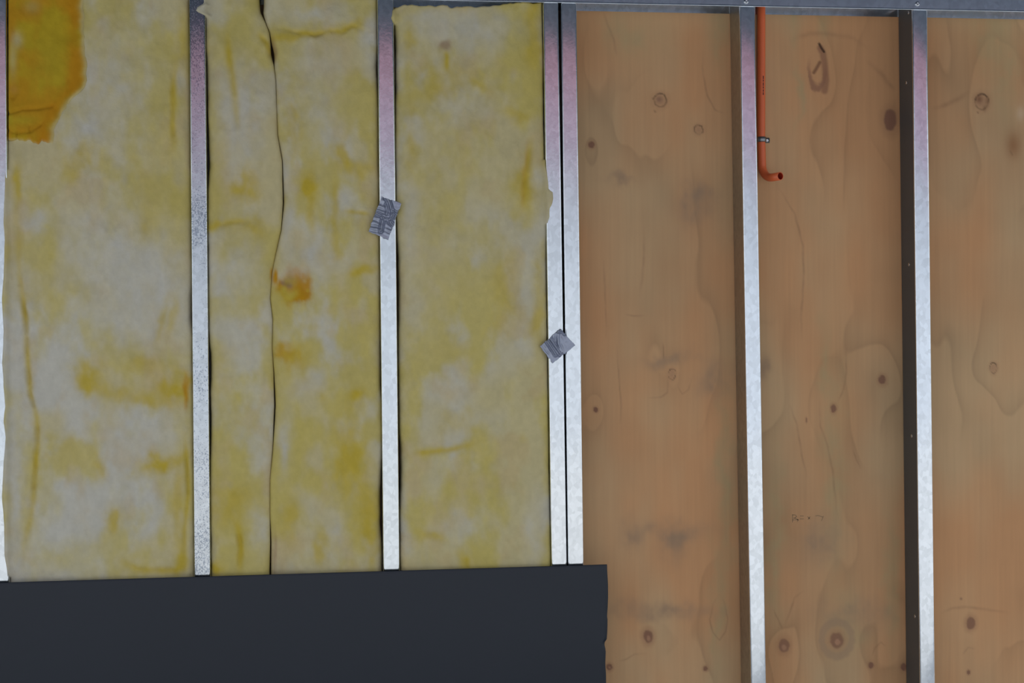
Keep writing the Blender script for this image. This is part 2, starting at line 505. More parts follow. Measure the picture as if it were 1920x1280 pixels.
# ------------------------------------------------------------------ screws
def screw_mesh(r=0.0045, h=0.0022):
    bm = bmesh.new()
    prof = [(r, 0), (r * 0.98, h * 0.45), (r * 0.75, h * 0.85), (r * 0.42, h)]
    n = 16
    rings = [[bm.verts.new((q * math.cos(2 * math.pi * i / n), -hh, q * math.sin(2 * math.pi * i / n))) for i in range(n)] for q, hh in prof]
    for a, b_ in zip(rings, rings[1:]):
        for i in range(n):
            bm.faces.new((a[i], a[(i + 1) % n], b_[(i + 1) % n], b_[i]))
    c = bm.verts.new((0, -h * 0.3, 0))           # recessed drive
    for i in range(n):
        bm.faces.new((rings[-1][i], rings[-1][(i + 1) % n], c))
    bmesh.ops.recalc_face_normals(bm, faces=bm.faces[:])
    me = bpy.data.meshes.new('screw'); bm.to_mesh(me); bm.free()
    me.materials.append(M_SCREW)
    me.polygons.foreach_set('use_smooth', [True] * len(me.polygons))
    return me


SCREW = screw_mesh()


def add_screw(pos, parent, axis='front', scale=1.0, name='screw'):
    o = bpy.data.objects.new(name, SCREW)
    COL.objects.link(o)
    o.parent = parent
    o.location = Vector(pos) - parent.location
    if axis == 'left':
        o.rotation_euler = (0, 0, math.radians(-90))
    o.scale = (scale,) * 3
    return o


# ------------------------------------------------------------------ steel studs (C sections)
T = 0.0012


def arc(cx, cy, r, a0, a1, n=5):
    return [(cx + r * math.cos(math.radians(a0 + (a1 - a0) * i / n)), cy + r * math.sin(math.radians(a0 + (a1 - a0) * i / n))) for i in range(n + 1)]


def strip(name, line, z0, z1, top_shift, mat, parent, rows=8):
    """a folded sheet: polyline in plan, thickness T, drawn up from z0 to z1; top_shift leans it sideways"""
    n = len(line)
    nor = []
    for i in range(n):
        ax, ay = line[max(0, i - 1)]; bx, by = line[min(n - 1, i + 1)]
        L = math.hypot(bx - ax, by - ay)
        nor.append((-(by - ay) / L, (bx - ax) / L))
    outer = line
    inner = [(x + nx * T, y + ny * T) for (x, y), (nx, ny) in zip(line, nor)]
    loop = outer + inner[::-1]
    m = len(loop)
    vs, fs = [], []
    for k in range(rows + 1):
        f = k / rows
        for x, y in loop:
            vs.append((x + top_shift * f, y, z0 + (z1 - z0) * f))
    for k in range(rows):
        for i in range(m):
            j = (i + 1) % m
            fs.append((k * m + i, k * m + j, (k + 1) * m + j, (k + 1) * m + i))
    fs.append(tuple(range(m))[::-1]); fs.append(tuple(rows * m + i for i in range(m)))
    o = link_mesh(name, vs, fs, mat, parent, smooth=False)
    bm = bmesh.new(); bm.from_mesh(o.data); bmesh.ops.recalc_face_normals(bm, faces=bm.faces[:])
    for f in bm.faces:
        f.smooth = len(f.verts) == 4
    for e in bm.edges:
        if len(e.link_faces) == 2 and e.calc_face_angle(0) > math.radians(35):
            e.smooth = False
    bm.to_mesh(o.data); bm.free()
    return o


STUD_TOP = 2.428


def stud(top, bot, ytop, ybot, web_left, mat, label, web_mat=None, depth_off=0.0):
    """top / bot: measured left and right face edges at heights ytop / ybot"""
    (xl1, z1), (xr1, _) = wx(top[0], ytop), wx(top[1], ytop)
    (xl0, z0), (xr0, _) = wx(bot[0], ybot), wx(bot[1], ybot)
    w = float(((xr1 - xl1) + (xr0 - xl0)) / 2)
    c1, c0 = float(xl1 + xr1) / 2, float(xl0 + xr0) / 2
    lean = (c1 - c0) / float(z1 - z0)
    cb = c0 - lean * float(z0)
    r = thing('steel_stud', label, 'stud', (cb, 0, 0), 'upright steel studs of the wall frame')
    sh = lean * STUD_TOP
    h = w / 2; rr = 0.0038; lip = 0.011; D = DEPTH
    # front flange: lip end -> bend -> face -> bend -> short return on the web side (plan, web on the left)
    y0 = depth_off
    fr = [(h, y0 + lip)] + arc(h - rr, y0 + rr, rr, 0, -90) + arc(-h + rr, y0 + rr, rr, -90, -180)
    wb = [(-h, y0 + rr), (-h, D * 0.35), (-h, D * 0.7), (-h, D - rr)]
    bk = arc(-h + rr, D - rr, rr, 180, 90) + arc(h - rr, D - rr, rr, 90, 0) + [(h, D - lip)]
    if not web_left:
        fr, wb, bk = [[(-x, y) for x, y in q][::-1] for q in (fr, wb, bk)]
        order = 1
    strip('face_flange', fr if web_left else fr, 0.012, STUD_TOP, sh, mat, r)
    strip('web', wb, 0.012, STUD_TOP, sh, web_mat or M_WEB, r)
    strip('back_flange', bk, 0.012, STUD_TOP, sh, M_WEB, r)
    r['half'] = h
    return r, cb, lean, h


G = 'galvanised steel stud '
studs = {}
studs[1] = stud((-18, 11), (-13, 16), 10, 1080, True, M_STUD['spangled'], 'bright galvanised stud with frayed wool edge, cut off by the left picture edge')
studs[2] = stud((355, 384), (365, 394), 10, 1078, True, M_STUD['dull'], 'dull mottled galvanised stud left of the split insulation batt')
studs[3] = stud((708, 737.5), (719.5, 748.5), 20, 1068, True, M_STUD['spangled'], 'galvanised stud with a crumpled tape patch fixed halfway up')
studs[4] = stud((1019, 1046.5), (1035, 1062), 10, 1058, False, M_STUD['bright'], 'left stud of the close pair, its edge touching the yellow insulation', M_TRACK)
studs[5] = stud((1052, 1081), (1066.5, 1093.5), 10, 1058, True, M_STUD['bright'], 'right stud of the close pair, bordering the bare plywood', M_TRACK)
studs[6] = stud((1387, 1415.5), (1409.5, 1435.5), 14, 1280, True, M_STUD['clean'], 'galvanised stud beside the orange conduit with a brownish side face')
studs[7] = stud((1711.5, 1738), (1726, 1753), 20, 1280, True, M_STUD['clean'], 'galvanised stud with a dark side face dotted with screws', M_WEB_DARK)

r, cb, lean, h = studs[7]
r.children[0]
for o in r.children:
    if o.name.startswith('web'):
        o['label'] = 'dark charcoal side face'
for px, py in [(1704, 24), (1700, 155), (1705, 496), (1710, 817), (1716, 1155)]:
    # where the sight line meets the left face of that stud
    y = 0.03
    for _ in range(12):
        x, z = wx(px, py, y)
        xf = cb + lean * float(z) - h
        x2, _z = wx(px, py, y + 0.01)
        y += (xf - float(x)) / ((float(x2) - float(x)) / 0.01)
        y = min(max(y, 0.012), DEPTH - 0.014)
    x, z = wx(px, py, y)
    add_screw((cb + lean * float(z) - h, y, float(z)), r, 'left', 1.05)
# nail hole / screw in the dull stud
r, cb, lean, h = studs[2]
p = P(381.5, 388.5, -0.0002)
add_screw(p, r, 'front', 0.75)

r = studs[5][0]
for pts in [[(1068.7, 987.5), (1080, 997), (1091, 1008.7)], [(1064, 692), (1070, 704), (1081, 722)], [(1066, 886), (1073, 892), (1082, 898)], [(1066, 700), (1073, 716)], [(1070, 970), (1073, 966), (1076, 969)]]:
    vs, fs = [], []
    for (ax_, ay_), (bx_, by_) in zip(pts, pts[1:]):
        b0 = len(vs)
        for qx, qy in ((ax_ - .5, ay_ + .5), (bx_ - .5, by_ + .5), (bx_ + .5, by_ - .5), (ax_ + .5, ay_ - .5)):
            vs.append(P(qx, qy, -0.0004) - r.location)
        fs.append((b0, b0 + 1, b0 + 2, b0 + 3))
    link_mesh('scratch', vs, fs, M_SCRATCH, r, smooth=False)

# ------------------------------------------------------------------ top track (U section, open downwards)
zf = np.mean([float(wx(1100, 7)[1]), float(wx(1500, 14.5)[1]), float(wx(1900, 21.5)[1])])
zb = np.mean([float(wx(1100, 19.5, DEPTH)[1]), float(wx(1500, 28.5, DEPTH)[1]), float(wx(1900, 36.5, DEPTH)[1])])
ZW = STUD_TOP + 0.004
track = thing('top_track', 'grey blue steel channel running across the top of the wall frame', 'steel track', (0, 0, zf))
bm = bmesh.new()
prof = [(-0.0035, zf + 0.0006), (-0.0028, zf), (-0.0016, zf), (-0.0016, ZW), (-0.0026, ZW + 0.0012), (-0.0035, ZW + 0.0006)]
vs, fs = [], []
for x in (-2.2, 2.4):
    for y, z in [(-0.0042, zf + 0.0004), (-0.0038, zf - 0.0004), (-0.0026, zf - 0.0002), (-0.0016, zf + 0.002), (-0.0016, ZW + 0.001), (-0.0030, ZW + 0.001), (-0.0030, zf + 0.003)]:
        vs.append((x, y, z - zf))
n = 7
fs = [(i, (i + 1) % n, n + (i + 1) % n, n + i) for i in range(n)] + [tuple(range(n))[::-1], tuple(range(n, 2 * n))]
o = link_mesh('front_flange', vs, fs, M_TRACK, track, smooth=False)
bm = bmesh.new(); box_bm(bm, -2.2, 2.4, -0.0016, 0.0888, ZW - zf + 0.001, ZW - zf + 0.0022)
bm_obj('web', bm, M_TRACK, track)
bm = bmesh.new(); box_bm(bm, -2.2, 2.4, 0.0884, 0.0896, zb - zf, ZW - zf + 0.001)
bm_obj('back_flange', bm, M_TRACK, track)
for px, py in [(1399, 3), (1720, 7.5)]:
    add_screw(P(px, py, -0.003), track, 'front', 1.35)

# ------------------------------------------------------------------ glass wool batts
PALE, CREAM, YEL, MUST, ORNG, BRWN = (lin(c) for c in ('#8f8c82', '#8f8667', '#8d8148', '#8b792a', '#86600f', '#664a3a'))


def interp(pts, v):
    a = np.array(pts, float)
    return np.interp(v, a[:, 1], a[:, 0])


def batt(name, left, right, y_top, y_bot, label, spots, folds, seed, warmth=0.0, top_prof=None, over_l=None, over_r=None, front=0.006, step=3.0, gap_l=None, gap_r=None, cut=None, jl=1.6, jr=1.6):
    """left / right: edge polylines (px, py); folds: creases (points, width, depth); spots: pigment (kind, x, y, rx, ry, angle, amount)"""
    rows = int((y_bot - y_top) / step) + 1
    py = np.linspace(y_top, y_bot, rows)
    xl = interp(left, py); xr = interp(right, py)
    xl = xl + jl * (fbm(py / 26, py * 0 + 3.1, seed + 1, 3) - 0.5)
    xr = xr + jr * (fbm(py / 26, py * 0 + 7.7, seed + 2, 3) - 0.5)
    cols = int((xr - xl).mean() / step) + 1
    u = np.linspace(0, 1, cols)
    PXc = xl[:, None] + (xr - xl)[:, None] * u[None, :]
    PYc = np.repeat(py[:, None], cols, 1)
    if top_prof is not None:       # ragged top edge
        tp = interp([(b, a) for a, b in top_prof], PXc[0]) + 5 * (fbm(PXc[0] / 9, PXc[0] * 0, seed + 5, 3) - 0.5)
        f = (PYc - y_top) / (y_bot - y_top)
        PYc = tp[None, :] + (y_bot - tp[None, :]) * f
    W = (xr - xl)[:, None]
    dl = (PXc - xl[:, None]); dr = (xr[:, None] - PXc)
    # relief
    soft = fbm(PXc / 90, PYc / 130, seed + 11, 4) - 0.5
    lump = fbm(PXc / 30, PYc / 46, seed + 13, 3) - 0.5
    fibre = fbm(PXc / 8, PYc / 13, seed + 17, 3) - 0.5
    hgt = 0.016 * soft + 0.007 * lump + 0.0022 * fibre
    roll = 16.0
    el = np.clip(dl / roll, 0, 1); er = np.clip(dr / roll, 0, 1)
    edge = np.sqrt(np.clip(1 - (1 - el) ** 2, 0, 1)) * np.sqrt(np.clip(1 - (1 - er) ** 2, 0, 1))
    gl = interp(gap_l, py)[:, None] if gap_l else np.full((rows, 1), 0.25)
    gr = interp(gap_r, py)[:, None] if gap_r else np.full((rows, 1), 0.25)
    rl = 1 - np.sqrt(np.clip(1 - (1 - el) ** 2, 0, 1)); rt = 1 - np.sqrt(np.clip(1 - (1 - er) ** 2, 0, 1))
    yy = front + 0.004 * (1 - edge) + 0.017 * np.maximum(gl * rl, gr * rt) - hgt * np.clip(edge, 0.3, 1)
    for pts, w, dep in folds:
        d, run = seg_dist(PXc, PYc, pts)
        fade = np.clip(np.minimum(run, 1 - run) * 4, 0, 1) * sstep(0.2, 0.6, fbm(PXc / 22, PYc / 22, seed + 51, 2))
        dep = dep * 0.7
        d = d + 2.0 * (fbm(PXc / 10, PYc / 10, seed + 53, 2) - 0.5) * w * 0.5
        yy = yy + dep * np.exp(-(d / w) ** 2) * fade - 0.35 * dep * np.exp(-((d - 2.6 * w) / (2.2 * w)) ** 2) * fade
    yy = np.maximum(yy, 0.0035)
    if cut is not None:            # hollow pressed in by another piece of wool
        d_in = cut(PXc, PYc)
        yy = yy * (1 - d_in) + 0.021 * d_in
    # where the wool is frayed out over a stud face it rides in front of it
    for ov, dist in ((over_l, dl), (over_r, dr)):
        if ov is not None:
            m = interp(ov, py)[:, None]            # how many px of the edge lie over the steel
            rid = sstep(-6, 2, m - dist) * (m > 0.5)
            ycap = -0.0022 - 0.0035 * np.clip(dist / 6, 0, 1)
            yy = np.where(m > 0.5, yy * (1 - rid) + ycap * rid, yy)
    # side walls: one row each side going back into the bay
    back = np.full((rows, 1), 0.078)
    f1 = np.full((rows, 1), 0.05)
    X, Z = wx(PXc, PYc, 0.004)
    side = 0.0014
    X = np.concatenate([X[:, :1] + side * 1.4, X[:, :1] + side, X, X[:, -1:] - side, X[:, -1:] - side * 1.4], 1)
    Z = np.concatenate([Z[:, :1], Z[:, :1], Z, Z[:, -1:], Z[:, -1:]], 1)
    Y = np.concatenate([back, f1, yy, f1, back], 1)
    # pigment
    b0 = fbm(PXc / 75, PYc / 95, seed + 21, 4)
    b1 = fbm(PXc / 28, PYc / 48, seed + 23, 4)
    b2 = fbm(PXc / 120, PYc / 160, seed + 25, 3)
    yel = sstep(0.42, 0.68, b0 * 0.65 + b1 * 0.35 + 0.06 * warmth)
    col = PALE * (1 - sstep(0.3, 0.6, b2 + 0.1 * warmth))[..., None] + CREAM * sstep(0.3, 0.6, b2 + 0.1 * warmth)[..., None]
    tan = sstep(0.5, 0.72, fbm(PXc / 46, PYc / 60, seed + 27, 4))[..., None] * 0.55
    col = col * (1 - tan) + lin('#8d7d5c') * tan
    a = (0.8 * yel + 0.15 * warmth)[..., None]
    col = col * (1 - a) + YEL * a
    jx = 18 * (fbm(PXc / 26, PYc / 34, seed + 31, 4) - 0.5); jy = 24 * (fbm(PXc / 26, PYc / 34, seed + 33, 4) - 0.5)
    table = {'P': PALE, 'C': CREAM, 'Y': YEL, 'M': MUST, 'O': ORNG, 'B': BRWN}
    b3 = fbm(PXc / 16, PYc / 24, seed + 41, 3)
    b4 = sstep(0.25, 0.75, fbm(PXc / 20, PYc / 30, seed + 43, 4))
    for kind, cx, cy, rx, ry, ang, amt in spots:
        sf = float(np.clip(min(rx, ry) / 9.0, 0.25, 2.2))
        if kind in 'MO':
            amt = amt * 1.5
        gg = gauss(PXc + jx * sf, PYc + jy * sf, cx, cy, rx * 1.3, ry * 1.3, ang)
        if kind in 'OB':
            g_ = sstep(0.08, 0.85, gg * (0.65 + 0.7 * b3)) * amt
        elif kind == 'M':
            g_ = (0.5 * gg + 0.5 * sstep(0.0, 1.15, gg * (0.55 + 0.9 * b4))) * amt * 1.05
        else:
            g_ = gg * amt * (0.55 + 0.9 * b3)
        g_ = (g_ * (0.75 + 0.5 * b1))[..., None]
        g_ = np.clip(g_, 0, 1)
        col = col * (1 - g_) + table[kind] * g_
    for pts, w, dep in folds:
        d, run = seg_dist(PXc, PYc, pts)
        g_ = (np.exp(-(d / (w * 1.5)) ** 2) * np.clip(np.minimum(run, 1 - run) * 4, 0, 1) * (0.25 + 0.9 * b1))[..., None]
        g_ = np.clip(g_, 0, .9)
        col = col * (1 - g_) + MUST * g_
    col = col * (1 + 0.10 * fibre[..., None] + 0.08 * lump[..., None])
    col = np.clip(col * WOOL_GAIN, 0.01, 0.92)
    col = np.concatenate([np.repeat(col[:, :1], 2, 1), col, np.repeat(col[:, -1:], 2, 1)], 1)
    # lid row so that the top edge turns back too
    X = np.concatenate([X[:1], X], 0); Z = np.concatenate([Z[:1] - 0.002, Z], 0)
    Y = np.concatenate([np.full((1, X.shape[1]), 0.078), Y], 0); col = np.concatenate([col[:1], col], 0)
    o = grid_mesh(name, X, Y, Z, M_WOOL, None, col)
    tag(o, label, 'insulation', 'yellow glass wool batts between the studs')
    return o


edge_r = [(-30, 156), (20, 158), (60, 160), (110, 164), (150, 164), (165, 158), (185, 136), (200, 126), (222, 116), (245, 104), (262, 104), (278, 102)]
BOT = 1200
batt('insulation_batt',
     [(13, -30), (12, 300), (11, 330), (8, 420), (10, 450), (8, 520), (5, 560), (8, 620), (5, 680), (8, 720), (11, 760), (8, 790), (12, 820), (8, 870),
      (5, 930), (9, 985), (10, 1040), (17, 1088), (18, BOT)],
     [(354, -30), (356.8, 300), (358.8, 520), (357.5, 560), (357.5, 596), (360, 620), (361.8, 800), (364.6, 1080), (366, BOT)], -30, BOT,
     'pale blotchy wool batt in the leftmost bay under the orange scrap',
     [('M', 152, 300, 26, 26, 0, .55), ('Y', 230, 125, 22, 22, 0, .7), ('M', 325, 200, 5, 80, 2, .45), ('M', 345, 70, 10, 50, 0, .4), ('Y', 300, 240, 40, 60, 0, .7),
      ('Y', 270, 400, 22, 50, 0, .8), ('M', 272, 420, 12, 24, 0, .4), ('Y', 325, 440, 26, 50, 0, .8), ('Y', 325, 345, 26, 30, 0, .7), ('P', 205, 480, 70, 60, 30, .9), ('P', 290, 545, 70, 55, 35, .95),
      ('P', 75, 415, 20, 18, 0, .8), ('M', 32, 345, 8, 34, 0, .5), ('M', 37, 455, 8, 20, 0, .45), ('Y', 95, 470, 12, 60, 0, .6), ('P', 210, 150, 40, 60, 0, .7), ('P', 160, 240, 40, 40, 20, .7),
      ('M', 302, 605, 6, 30, 15, .5), ('M', 320, 600, 7, 30, 12, .5), ('M', 160, 705, 20, 24, -30, .6), ('M', 250, 742, 60, 12, 14, .6), ('M', 325, 725, 30, 20, -10, .65),
      ('O', 349, 735, 5, 26, 0, .55), ('M', 270, 690, 22, 12, 0, .35), ('P', 260, 810, 60, 40, 20, .9), ('P', 100, 690, 26, 40, 0, .7), ('M', 184, 880, 10, 18, 0, .45),
      ('M', 295, 872, 44, 11, -16, .65), ('P', 190, 950, 60, 30, -20, .8), ('M', 210, 976, 10, 22, 0, .5), ('P', 110, 1000, 50, 60, 0, .7), ('P', 160, 1060, 40, 20, 0, .6),
      ('M', 335, 960, 8, 80, 0, .35), ('M', 340, 1050, 8, 20, 0, .5), ('Y', 100, 1050, 40, 16, 0, .5), ('P', 230, 610, 60, 30, 0, .7), ('P', 35, 640, 16, 120, 0, .8), ('P', 26, 900, 12, 160, 0, .8)],
     [([(28, 300), (30, 420), (36, 520), (48, 600), (52, 690), (56, 740), (70, 785), (70, 830), (64, 900), (60, 960), (44, 1020), (42, 1090)], 4.0, 0.010),
      ([(326, 100), (323, 190), (324, 240), (330, 285)], 4, 0.006), ([(345, 800), (350, 870), (352, 930), (345, 1000), (348, 1060)], 3, 0.006),
      ([(215, 1045), (260, 1068), (330, 1070), (348, 1050)], 5, 0.004)],
     101, 0.0,
     gap_r=[(.35, -30), (.35, 540), (.8, 560), (.8, 600), (.3, 630), (.35, 1000), (.7, 1060), (.7, BOT)],
     cut=lambda px, py: sstep(4, 16, np.interp(py, [a for a, b in edge_r], [b for a, b in edge_r]) - px) * sstep(258, 246, py),
     over_l=[(0, -30), (0, 310), (2, 340), (5, 420), (4, 450), (6, 520), (9, 560), (6, 620), (9, 680), (7, 720), (4, 760), (7, 790), (3, 820), (7, 870), (10, 930), (7, 985), (6, 1040), (0, 1085), (0, BOT)])

SEAM = [(489, -30), (490, 20), (505, 60), (513, 118), (517, 150), (520, 250), (529, 300), (531, 380), (527, 430), (518, 470), (510, 510), (506, 560), (511, 600),
        (510, 650), (513, 700), (515, 760), (511, 840), (506, 900), (506, 960), (507, 1020), (506, 1080), (505, BOT)]
GAPW = [(11, -30), (11, 4), (9, 13), (3, 26), (0.6, 42), (1, 60), (3, 80), (8, 96), (6, 108), (1, 119), (0.2, 140), (0.2, 240), (1.0, 300), (2.0, 340), (2.4, 380), (1.0, 420),
        (0.3, 450), (0.1, 540), (0.4, 680), (1.8, 710), (3.0, 740), (2.8, 790), (1.0, 830), (0.2, 880), (0.3, 970), (2.0, 1000), (3.2, 1050), (3.8, 1075), (4, BOT)]
GAPD = [(1, -30), (1, 20), (.3, 42), (.5, 80), (.8, 100), (.35, 125), (.16, 200), (.3, 300), (.5, 370), (.3, 430), (.14, 500), (.14, 660), (.4, 720), (.5, 780), (.3, 840), (.12, 900), (.15, 960), (.4, 1010), (.55, 1075), (.55, BOT)]
sy = np.arange(-30, BOT + 1, 10.0)
gw = interp(GAPW, sy) * 0.75
sm = interp(SEAM, sy)
left_of_seam = [(float(a - b / 2 - 0.1), float(y)) for a, b, y in zip(sm, gw, sy)]
right_of_seam = [(float(a + b / 2 + 0.1), float(y)) for a, b, y in zip(sm, gw, sy)]
batt('insulation_batt',
     [(384, -30), (383, 8), (371, 14), (368, 22), (385, 30), (385.5, 95), (386.5, 115), (387, 200), (389.4, 258), (390.2, 300), (388.6, 345), (388, 400), (388.8, 460), (389.8, 560), (390.6, 640), (393.2, 665), (393.8, 700),
      (393, 730), (394, 800), (393.5, 850), (393.2, 900), (394, 1000), (395, 1075), (396, BOT)], left_of_seam, -30, BOT,
     'narrow wool strip between the dull stud and the open split',
     [('P', 450, 250, 26, 120, -4, .8), ('P', 405, 30, 14, 16, 0, .7), ('Y', 440, 60, 26, 40, 0, .7), ('M', 428, 90, 4, 30, 0, .3), ('M', 400, 422, 16, 7, 0, .45), ('M', 455, 350, 26, 22, 0, .5), ('M', 468, 425, 24, 14, 0, .4),
      ('P', 440, 520, 36, 40, 0, .7), ('P', 440, 640, 40, 40, 0, .5), ('Y', 430, 790, 40, 90, 0, .7), ('M', 430, 950, 36, 24, 0, .4), ('P', 490, 990, 14, 30, 0, .7), ('M', 449, 1010, 5, 40, 0, .5), ('M', 405, 1066, 10, 10, 0, .6),
      ('O', 511, 515, 4, 10, 0, .5)],
     [([(432, 960), (446, 990), (452, 1030), (446, 1080)], 4, 0.008), ([(400, 425), (425, 418), (470, 412)], 4, 0.004), ([(425, 60), (430, 110), (440, 180), (448, 260)], 5, 0.004), ([(480, 60), (500, 80), (510, 110)], 4, 0.006)],
     211, 0.45,
     gap_l=[(.15, -30), (.15, 90), (.5, 120), (1, 258), (1, 310), (.5, 345), (.35, 430), (.3, 620), (1, 660), (1, 710), (.5, 740), (.7, 810), (.25, 860), (.3, BOT)], gap_r=GAPD, jr=0.0,
     over_l=[(0, -30), (3, 6), (15, 14), (17, 22), (0, 32), (0, BOT)])
batt('insulation_batt', right_of_seam,
     [(706.5, -30), (707.5, 90), (706, 118), (706.5, 140), (709.5, 200), (710, 300), (711.5, 420), (713.5, 590), (713, 640), (713.5, 720), (716.5, 760), (717, 850), (715, 885), (713, 920), (713, 985), (716, 1020), (717, 1070), (718, BOT)], -30, BOT,
     'streaky wool batt right of the split, with an orange burn-like spot',
     [('O', 550, 540, 26, 22, 20, .95), ('O', 556, 552, 14, 10, 0, .8), ('M', 538, 556, 14, 16, 0, .7), ('B', 540, 528, 11, 6, -12, .9), ('P', 545, 515, 20, 8, 0, .5), ('O', 514, 520, 4, 12, 0, .7), ('O', 540, 668, 17, 17, 0, .6), ('M', 545, 672, 24, 18, 0, .5),
      ('M', 578, 350, 10, 12, 0, .8), ('M', 585, 400, 7, 60, 0, .5), ('M', 630, 420, 6, 60, 0, .45), ('Y', 660, 430, 34, 24, 0, .7), ('M', 680, 510, 24, 7, -18, .55), ('P', 590, 470, 14, 40, 0, .8), ('P', 540, 420, 10, 60, 0, .6),
      ('M', 545, 68, 34, 7, 0, .5), ('M', 665, 40, 15, 8, -10, .6), ('M', 640, 295, 10, 26, -20, .55), ('M', 668, 318, 26, 10, 0, .45), ('P', 600, 25, 50, 14, 0, .6), ('P', 600, 210, 34, 50, 0, .5), ('P', 585, 110, 40, 26, 0, .5),
      ('M', 548, 240, 10, 40, 0, .35), ('M', 668, 745, 13, 11, 0, .6), ('M', 655, 860, 24, 70, 0, .5), ('Y', 550, 800, 24, 60, 0, .7), ('P', 575, 720, 26, 24, 0, .6), ('P', 535, 830, 10, 40, 0, .7), ('M', 605, 1030, 12, 24, 0, .5),
      ('M', 690, 980, 18, 60, 0, .55), ('P', 630, 1000, 14, 26, 0, .6), ('M', 540, 980, 14, 30, 0, .4), ('B', 524, 340, 3, 40, 0, .4), ('M', 605, 750, 8, 8, 0, .3), ('B', 515, 1040, 2.5, 40, 0, .35), ('B', 513, 90, 5, 20, 0, .5)],
     [([(508, 48), (560, 60), (590, 64), (620, 58), (640, 60), (660, 48), (704, 60)], 4, 0.008), ([(575, 547), (577, 546), (578, 540)], 1.5, 0.004), ([(640, 395), (670, 398), (700, 402)], 3, 0.003), ([(528, 530), (545, 526), (560, 530)], 6, 0.008)],
     307, 0.6, gap_l=GAPD, jl=0.0, gap_r=[(.3, -30), (.4, 80), (.8, 120), (.4, 180), (.35, 560), (.6, 620), (.6, 720), (.3, 780), (.4, 860), (1, 910), (1, 1000), (.7, BOT)])
batt('insulation_batt',
     [(738, -6), (735, 20), (733, 27), (739, 36), (741.5, 60), (742, 150), (741.5, 200), (741.5, 300), (742.5, 400), (744.5, 440), (747, 480), (748, 550), (746.5, 620), (747, 700), (748.5, 800), (751, 845), (752, 875),
      (751, 910), (748.8, 960), (749, 1040), (751, 1100), (751, BOT)],
     [(1018, -6), (1020.5, 250), (1022, 318), (1025, 330), (1028, 352), (1028.5, 361), (1036, 364), (1037, 376), (1034, 388), (1029.5, 396), (1029.5, 412), (1025.8, 422), (1026, 480), (1026.8, 560), (1027.5, 640), (1029.6, 760), (1031.8, 900), (1034, 1040),
      (1036, BOT)], 8, BOT,
     'evenly yellow wool batt filling the third bay, beside the close stud pair',
     [('M', 1003, 60, 14, 60, 0, .5), ('M', 985, 350, 16, 34, 10, .5), ('O', 984, 330, 4, 40, 5, .3), ('P', 880, 60, 60, 24, 0, .7), ('P', 800, 40, 40, 20, 0, .5), ('B', 833, 83, 10, 9, -30, .5), ('M', 770, 70, 8, 20, 0, .4),
      ('M', 772, 260, 8, 60, 0, .35), ('M', 900, 160, 22, 8, 35, .35), ('P', 860, 200, 50, 20, 0, .5), ('M', 950, 560, 20, 70, 0, .3), ('M', 1012, 580, 10, 70, 0, .45), ('P', 865, 720, 14, 22, -35, .6), ('M', 860, 790, 30, 26, 0, .3),
      ('P', 1008, 330, 10, 14, 0, .7), ('P', 1005, 430, 14, 30, 0, .4), ('C', 800, 500, 40, 120, 0, .6), ('M', 808, 1003, 20, 7, 12, .45), ('P', 870, 980, 30, 20, 0, .6), ('M', 870, 1050, 10, 20, 0, .35), ('C', 900, 420, 60, 90, 0, .5),
      ('M', 845, 150, 40, 24, 0, .3), ('P', 1000, 1000, 16, 50, 0, .5), ('P', 770, 440, 14, 80, 0, .5), ('M', 960, 215, 30, 10, 20, .3)],
     [([(998, 250), (992, 300), (986, 340), (984, 385)], 4, 0.005), ([(836, 92), (838, 110), (838, 140)], 3, 0.003), ([(770, 850), (800, 848), (850, 842), (900, 828)], 4, 0.003), ([(875, 1040), (877, 1070)], 4, 0.005)],
     401, 0.7,
     top_prof=[(735, 18), (745, 14), (760, 8), (800, 11), (830, 9), (850, 14), (870, 11), (900, 13), (940, 9), (960, 4), (1020, 3)],
     gap_l=[(.2, 8), (.8, 45), (.9, 150), (.4, 210), (.4, 400), (.9, 470), (.9, 560), (.7, 640), (.7, 800), (1, 850), (1, 900), (.6, 960), (.6, BOT)], gap_r=[(.25, 8), (.25, 430), (.45, 520), (.45, 640), (.35, 760), (.35, BOT)],
     over_l=[(0, 8), (4, 20), (7, 27), (0, 38), (0, BOT)],
     over_r=[(0, 8), (0, 300), (3, 330), (5, 352), (5, 361), (13, 364), (13, 376), (10, 388), (4, 396), (4, 412), (0, 425), (0, BOT)])

# orange scrap of older wool pushed in over the top left batt
py = np.linspace(-30, 276, 100)
xr = np.interp(py, [a for a, b in edge_r], [b for a, b in edge_r]) + 5 * (fbm(py / 14, py * 0, 77, 3) - 0.5)
u = np.linspace(0, 1, 52)
PXo = 15 + (xr - 15)[:, None] * u[None, :]
bot_wave = 266 + 12 * (fbm(PXo[0] / 20, PXo[0] * 0 + 2, 81, 3) - 0.5) + 8 * u ** 2
PYo = py[:, None] + (bot_wave - 276)[None, :] * sstep(180, 276, py)[:, None]
dl, dr, db = PXo - 15, xr[:, None] - PXo, (bot_wave[None, :] - PYo)
e = np.clip(np.minimum(np.minimum(dl + 3, dr), db) / 9, 0, 1)
hgt = 0.010 * (fbm(PXo / 40, PYo / 60, 83, 4) - 0.5) + 0.003 * (fbm(PXo / 10, PYo / 14, 85, 3) - 0.5)
Yo = 0.0045 - hgt * e - 0.003 + 0.010 * (1 - np.sqrt(np.clip(1 - (1 - e) ** 2, 0, 1)))
